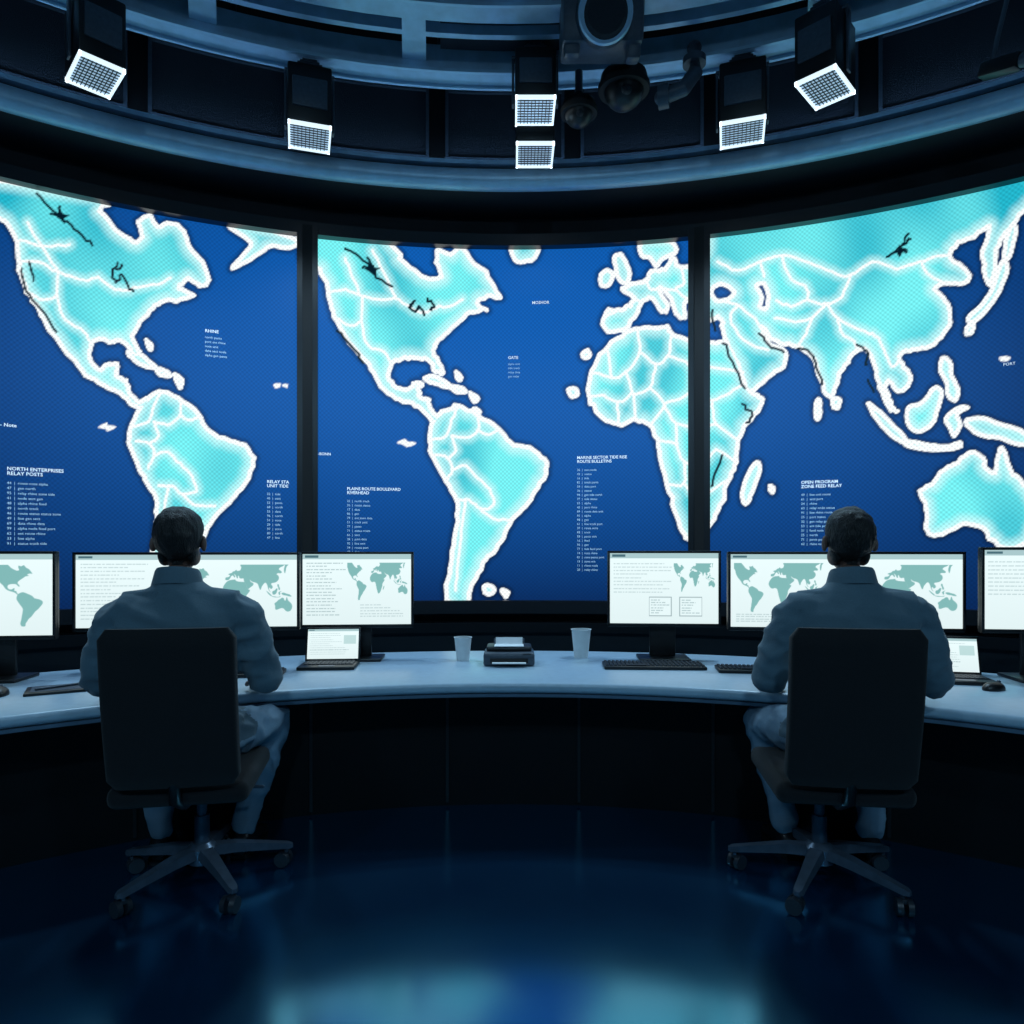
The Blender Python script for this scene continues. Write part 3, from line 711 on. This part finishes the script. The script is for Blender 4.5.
# ================================================================= PEOPLE
def remesh(bm_builder,name,voxel,smooth_it=4,fac=0.5):
    me=bm_builder.mesh(name,None)
    o=bpy.data.objects.new('tmp',me); COL.objects.link(o)
    md=o.modifiers.new('r','REMESH'); md.mode='VOXEL'; md.voxel_size=voxel; md.use_smooth_shade=True
    ms=o.modifiers.new('s','SMOOTH'); ms.factor=fac; ms.iterations=smooth_it
    dg=bpy.context.evaluated_depsgraph_get(); dg.update()
    r=bpy.data.meshes.new_from_object(o.evaluated_get(dg),preserve_all_data_layers=False,depsgraph=dg)
    bpy.data.objects.remove(o); r.name=name
    return r
def man(x,y,yaw,side,seed,hx=0.0,kn_x=0.262):
    """side: +1 -> inner leg is on the man's right (+x local)"""
    e=empty('man',(x,y,0),(0,0,yaw)); S=side
    b=B()
    prof=[(0.468,0,0.02,0.15,0.10),(0.49,0,0.01,0.185,0.135),(0.56,0,0.005,0.195,0.148),(0.66,0,0.0,0.182,0.135),(0.76,0,-0.005,0.188,0.130),(0.86,0,-0.01,0.205,0.130),(0.95,0,-0.01,0.222,0.128),(1.02,0,-0.005,0.215,0.115),(1.062,0,0.0,0.178,0.10),(1.095,0,0.005,0.130,0.088),(1.122,hx*.5,0.015,0.092,0.078),(1.15,hx,0.022,0.071,0.069),(1.17,hx,0.028,0.067,0.066)]
    rr=[]
    for z,cx,cy,rx,ry in prof:
        ring=[]
        for j in range(32):
            a=2*math.pi*j/32; ca,sa=math.cos(a),math.sin(a)
            ring.append(Vector((cx+rx*math.copysign(abs(ca)**0.85,ca),cy+ry*math.copysign(abs(sa)**0.85,sa),z)))
        rr.append(ring)
    b.rings(rr,'jacket')
    WR={}
    for s in (-1,1):
        b.tube([(s*0.10,0.0,1.045),(s*0.17,0.0,1.03),(s*0.205,0.005,1.0)],[0.07,0.078,0.078],'jacket')
        el=Vector((s*0.285,0.035,0.775)); sp=Vector((s*0.212,0.005,0.995)); wr=Vector((s*0.235,0.295,0.722))
        mid=sp.lerp(el,0.5)+Vector((s*0.008,-0.01,0))
        b.tube([sp,mid,el],[0.078,0.072,0.064],'jacket')
        b.tube([el,el.lerp(wr,0.45)+Vector((0,0,0.003)),wr],[0.064,0.056,0.043],'jacket')
        WR[s]=wr
    ANK={}
    for s in (-1,1):
        sp=kn_x if s==S else 0.20
        hip=Vector((s*0.095,0.02,0.555)); kn=Vector((s*sp,0.39,0.528)); an=Vector((s*(0.16 if s==S else 0.17),0.33,0.12))
        b.tube([hip,hip.lerp(kn,0.5),kn],[0.098,0.090,0.073],'trouser')
        b.tube([kn,kn.lerp(an,0.35)+Vector((0,0.0,0)),kn.lerp(an,0.75),an],[0.073,0.068,0.056,0.053],'trouser')
        ANK[s]=an
    me=remesh(b,'clothed_body',0.010,4)
    me.materials.clear(); me.materials.append(M['jacket']); me.materials.append(M['trouser'])
    off=Vector((seed*3.1,seed*1.7,0))
    cos=[v.co.copy() for v in me.vertices]; nor=[v.normal.copy() for v in me.vertices]
    for i,v in enumerate(me.vertices):
        c=cos[i]
        isleg=(c.y>0.12 and c.z<0.64)
        if isleg: q=Vector((c.x*7,c.y*9,c.z*11))+off
        elif abs(c.x)>0.2 or (c.y>0.15): q=Vector((c.x*8,c.y*8,c.z*15))+off
        else: q=Vector((c.x*5+c.z*4,c.y*5,c.z*7))+off
        n=1-abs(noise.noise(q)*2); n2=1-abs(noise.noise(q*2.1)*2)
        amp=0.013
        if c.z>1.1: amp*=0.25
        v.co=c+nor[i]*((n-0.6)*amp+(n2-0.6)*amp*0.25)
    for p in me.polygons:
        c=p.center
        leg=(c.z<0.535) or (c.y>0.13 and c.z<0.63 and abs(c.x)<0.36)
        p.material_index=1 if leg else 0
        p.use_smooth=True
    o=bpy.data.objects.new('clothed_body',me); COL.objects.link(o); o.parent=e
    # folded shirt collar
    b=B()
    rr=[]
    for z,k in ((1.118,1.28),(1.14,1.20),(1.168,1.10),(1.178,1.02),(1.15,0.98)):
        rr.append([Vector((hx*0.8+0.070*k*math.cos(a),0.024+0.070*k*math.sin(a),z+0.014*(-math.sin(a)))) for a in [2*math.pi*j/32 for j in range(32)]])
    b.rings(rr,'jacket',closed=True); b.obj('collar',parent=e)
    # head
    b=B(); hc=Vector((hx,0.055,1.287))
    b.ell(hc+Vector((0,-0.008,0.018)),(0.079,0.098,0.092),'skin')
    b.ell(hc+Vector((0,0.022,-0.035)),(0.064,0.072,0.078),'skin')
    b.ell(hc+Vector((0,0.050,-0.082)),(0.040,0.040,0.032),'skin')
    b.tube([hc+Vector((0,0.078,0.012)),hc+Vector((0,0.104,-0.025))],[0.009,0.014],'skin')
    for s in (-1,1):
        b.ell(hc+Vector((s*0.050,0.005,-0.062)),(0.022,0.045,0.034),'skin')
        b.ell(hc+Vector((s*0.087,-0.004,-0.014)),(0.010,0.020,0.031),'skin',rot=(rad(-12),0,rad(s*22)))
        b.ell(hc+Vector((s*0.032,0.082,0.022)),(0.024,0.014,0.010),'skin')
    b.ell(hc+Vector((0,0.088,-0.055)),(0.026,0.012,0.009),'skin')
    b.tube([Vector((hx,0.022,1.10)),Vector((hx,0.022,1.17)),hc+Vector((0,-0.012,-0.04))],[0.064,0.062,0.066],'skin')
    me=remesh(b,'head',0.0045,3)
    me.materials.clear(); me.materials.append(M['skin']); me.materials.append(M['hair'])
    def hairdepth(c):
        l=c-hc
        line = -0.092 if l.y<-0.035 else (-0.092+ (l.y+0.035)*1.68 if l.y<0.015 else -0.008+(l.y-0.015)*1.35)
        ear=(abs(l.x)>0.077 and -0.03<l.y<0.03 and l.z<0.020)
        if ear or l.y>0.085: return -1
        return l.z-line
    nor=[v.normal.copy() for v in me.vertices]; hd=[hairdepth(v.co) for v in me.vertices]
    for i,v in enumerate(me.vertices):
        if hd[i]>0:
            l=v.co-hc
            q=Vector((v.co.x*70,v.co.y*70,v.co.z*35))+off
            k=min(1,hd[i]/0.06)
            v.co=v.co+nor[i]*(k*(0.008+0.0035*noise.noise(q)+0.003*noise.noise(q*0.3))+ 0.006*max(0,min(1,(l.z-0.03)/0.05)))
    for p in me.polygons:
        p.material_index=1 if sum(hd[j]>0 for j in p.vertices)>=2 else 0; p.use_smooth=True
    o=bpy.data.objects.new('head',me); COL.objects.link(o); o.parent=e
    b=B()
    for s in (-1,1): b.ell(hc+Vector((s*0.031,0.082,0.004)),(0.012,0.010,0.010),'eye'); b.ell(hc+Vector((s*0.031,0.0905,0.004)),(0.005,0.003,0.005),'hair')
    b.obj('eyes',parent=e)
    # hands, palm down on the desk
    for s in (-1,1):
        b=B(); w=WR[s]
        def H(px,py,pz):
            r=Matrix.Rotation(rad(s*14),3,'Z')@Matrix.Rotation(rad(-9),3,'X')
            return w+Vector((0,0.012,-0.006))+r@Vector((s*px,py,pz))
        b.tube([H(0,-0.03,0),H(0,0.02,0),H(0,0.06,0.002),H(0,0.088,0)],[0.027,0.032,0.040,0.039],'skin',flat=0.45)
        for fx,ln in ((-0.031,0.068),(-0.0105,0.078),(0.010,0.072),(0.030,0.056)):
            b.tube([H(fx*0.7,0.055,0.003),H(fx,0.088,0.004),H(fx*1.15,0.088+ln*0.45,0.006),H(fx*1.2,0.088+ln*0.78,-0.008),H(fx*1.2,0.088+ln*0.95,-0.022)],[0.010,0.0098,0.0090,0.0084,0.0075],'skin',seg=10)
        b.tube([H(-0.022,0.012,-0.002),H(-0.045,0.042,-0.008),H(-0.058,0.068,-0.014),H(-0.060,0.090,-0.018)],[0.015,0.012,0.0105,0.009],'skin',seg=10)
        me=remesh(b,'hand',0.003,2); me.materials.clear(); me.materials.append(M['skin'])
        o=bpy.data.objects.new('hand',me); COL.objects.link(o); o.parent=e
        b=B(); an=ANK[s]; ax=an.x; ay=an.y; rr=[]
        for dy,wd,ht in ((-0.075,0.022,0.05),(-0.06,0.034,0.075),(-0.02,0.038,0.095),(0.03,0.040,0.085),(0.08,0.045,0.065),(0.13,0.046,0.05),(0.17,0.036,0.04),(0.185,0.018,0.03)):
            ring=[]
            for j in range(16):
                a=2*math.pi*j/16; ca,sa=math.cos(a),math.sin(a)
                ring.append(Vector((ax+wd*math.copysign(abs(ca)**0.7,ca)+s*dy*0.15,ay+dy,0.012+ht*(0.5+0.5*sa))))
            rr.append(ring)
        b.rings(rr,'shoe')
        rr2=[]
        for dy,wd in ((-0.08,0.024),(-0.06,0.037),(0.02,0.042),(0.08,0.048),(0.13,0.049),(0.175,0.036),(0.19,0.018)):
            rr2.append([Vector((ax+wd*sx+s*dy*0.15,ay+dy,sz)) for sx,sz in ((-1,0.001),(-1,0.018),(1,0.018),(1,0.001))])
        b.rings(rr2,'blackm'); b.obj('shoe',parent=e,smooth=50)
    return e
chair(-1.15,2.52,rad(10),14); chair(1.145,2.52,rad(-8),26)
man(-1.205,2.55,rad(10),1,1,-0.022); man(1.245,2.55,rad(-8),-1,2,0.0,0.242)

# ================================================================= WORLD + CAMERA
w=bpy.data.worlds.new('dim_room'); scene.world=w; w.use_nodes=True
w.node_tree.nodes['Background'].inputs[0].default_value=(0.01,0.03,0.06,1); w.node_tree.nodes['Background'].inputs[1].default_value=0.2
cd=bpy.data.cameras.new('camera'); cam=bpy.data.objects.new('camera',cd); COL.objects.link(cam)
cam.location=(0,0,EYE); cam.rotation_euler=(rad(90),0,0)
cd.sensor_width=36; cd.lens=FPX/1024*36; cd.shift_y=(HY-512)/1024; cd.clip_start=0.05
scene.camera=cam
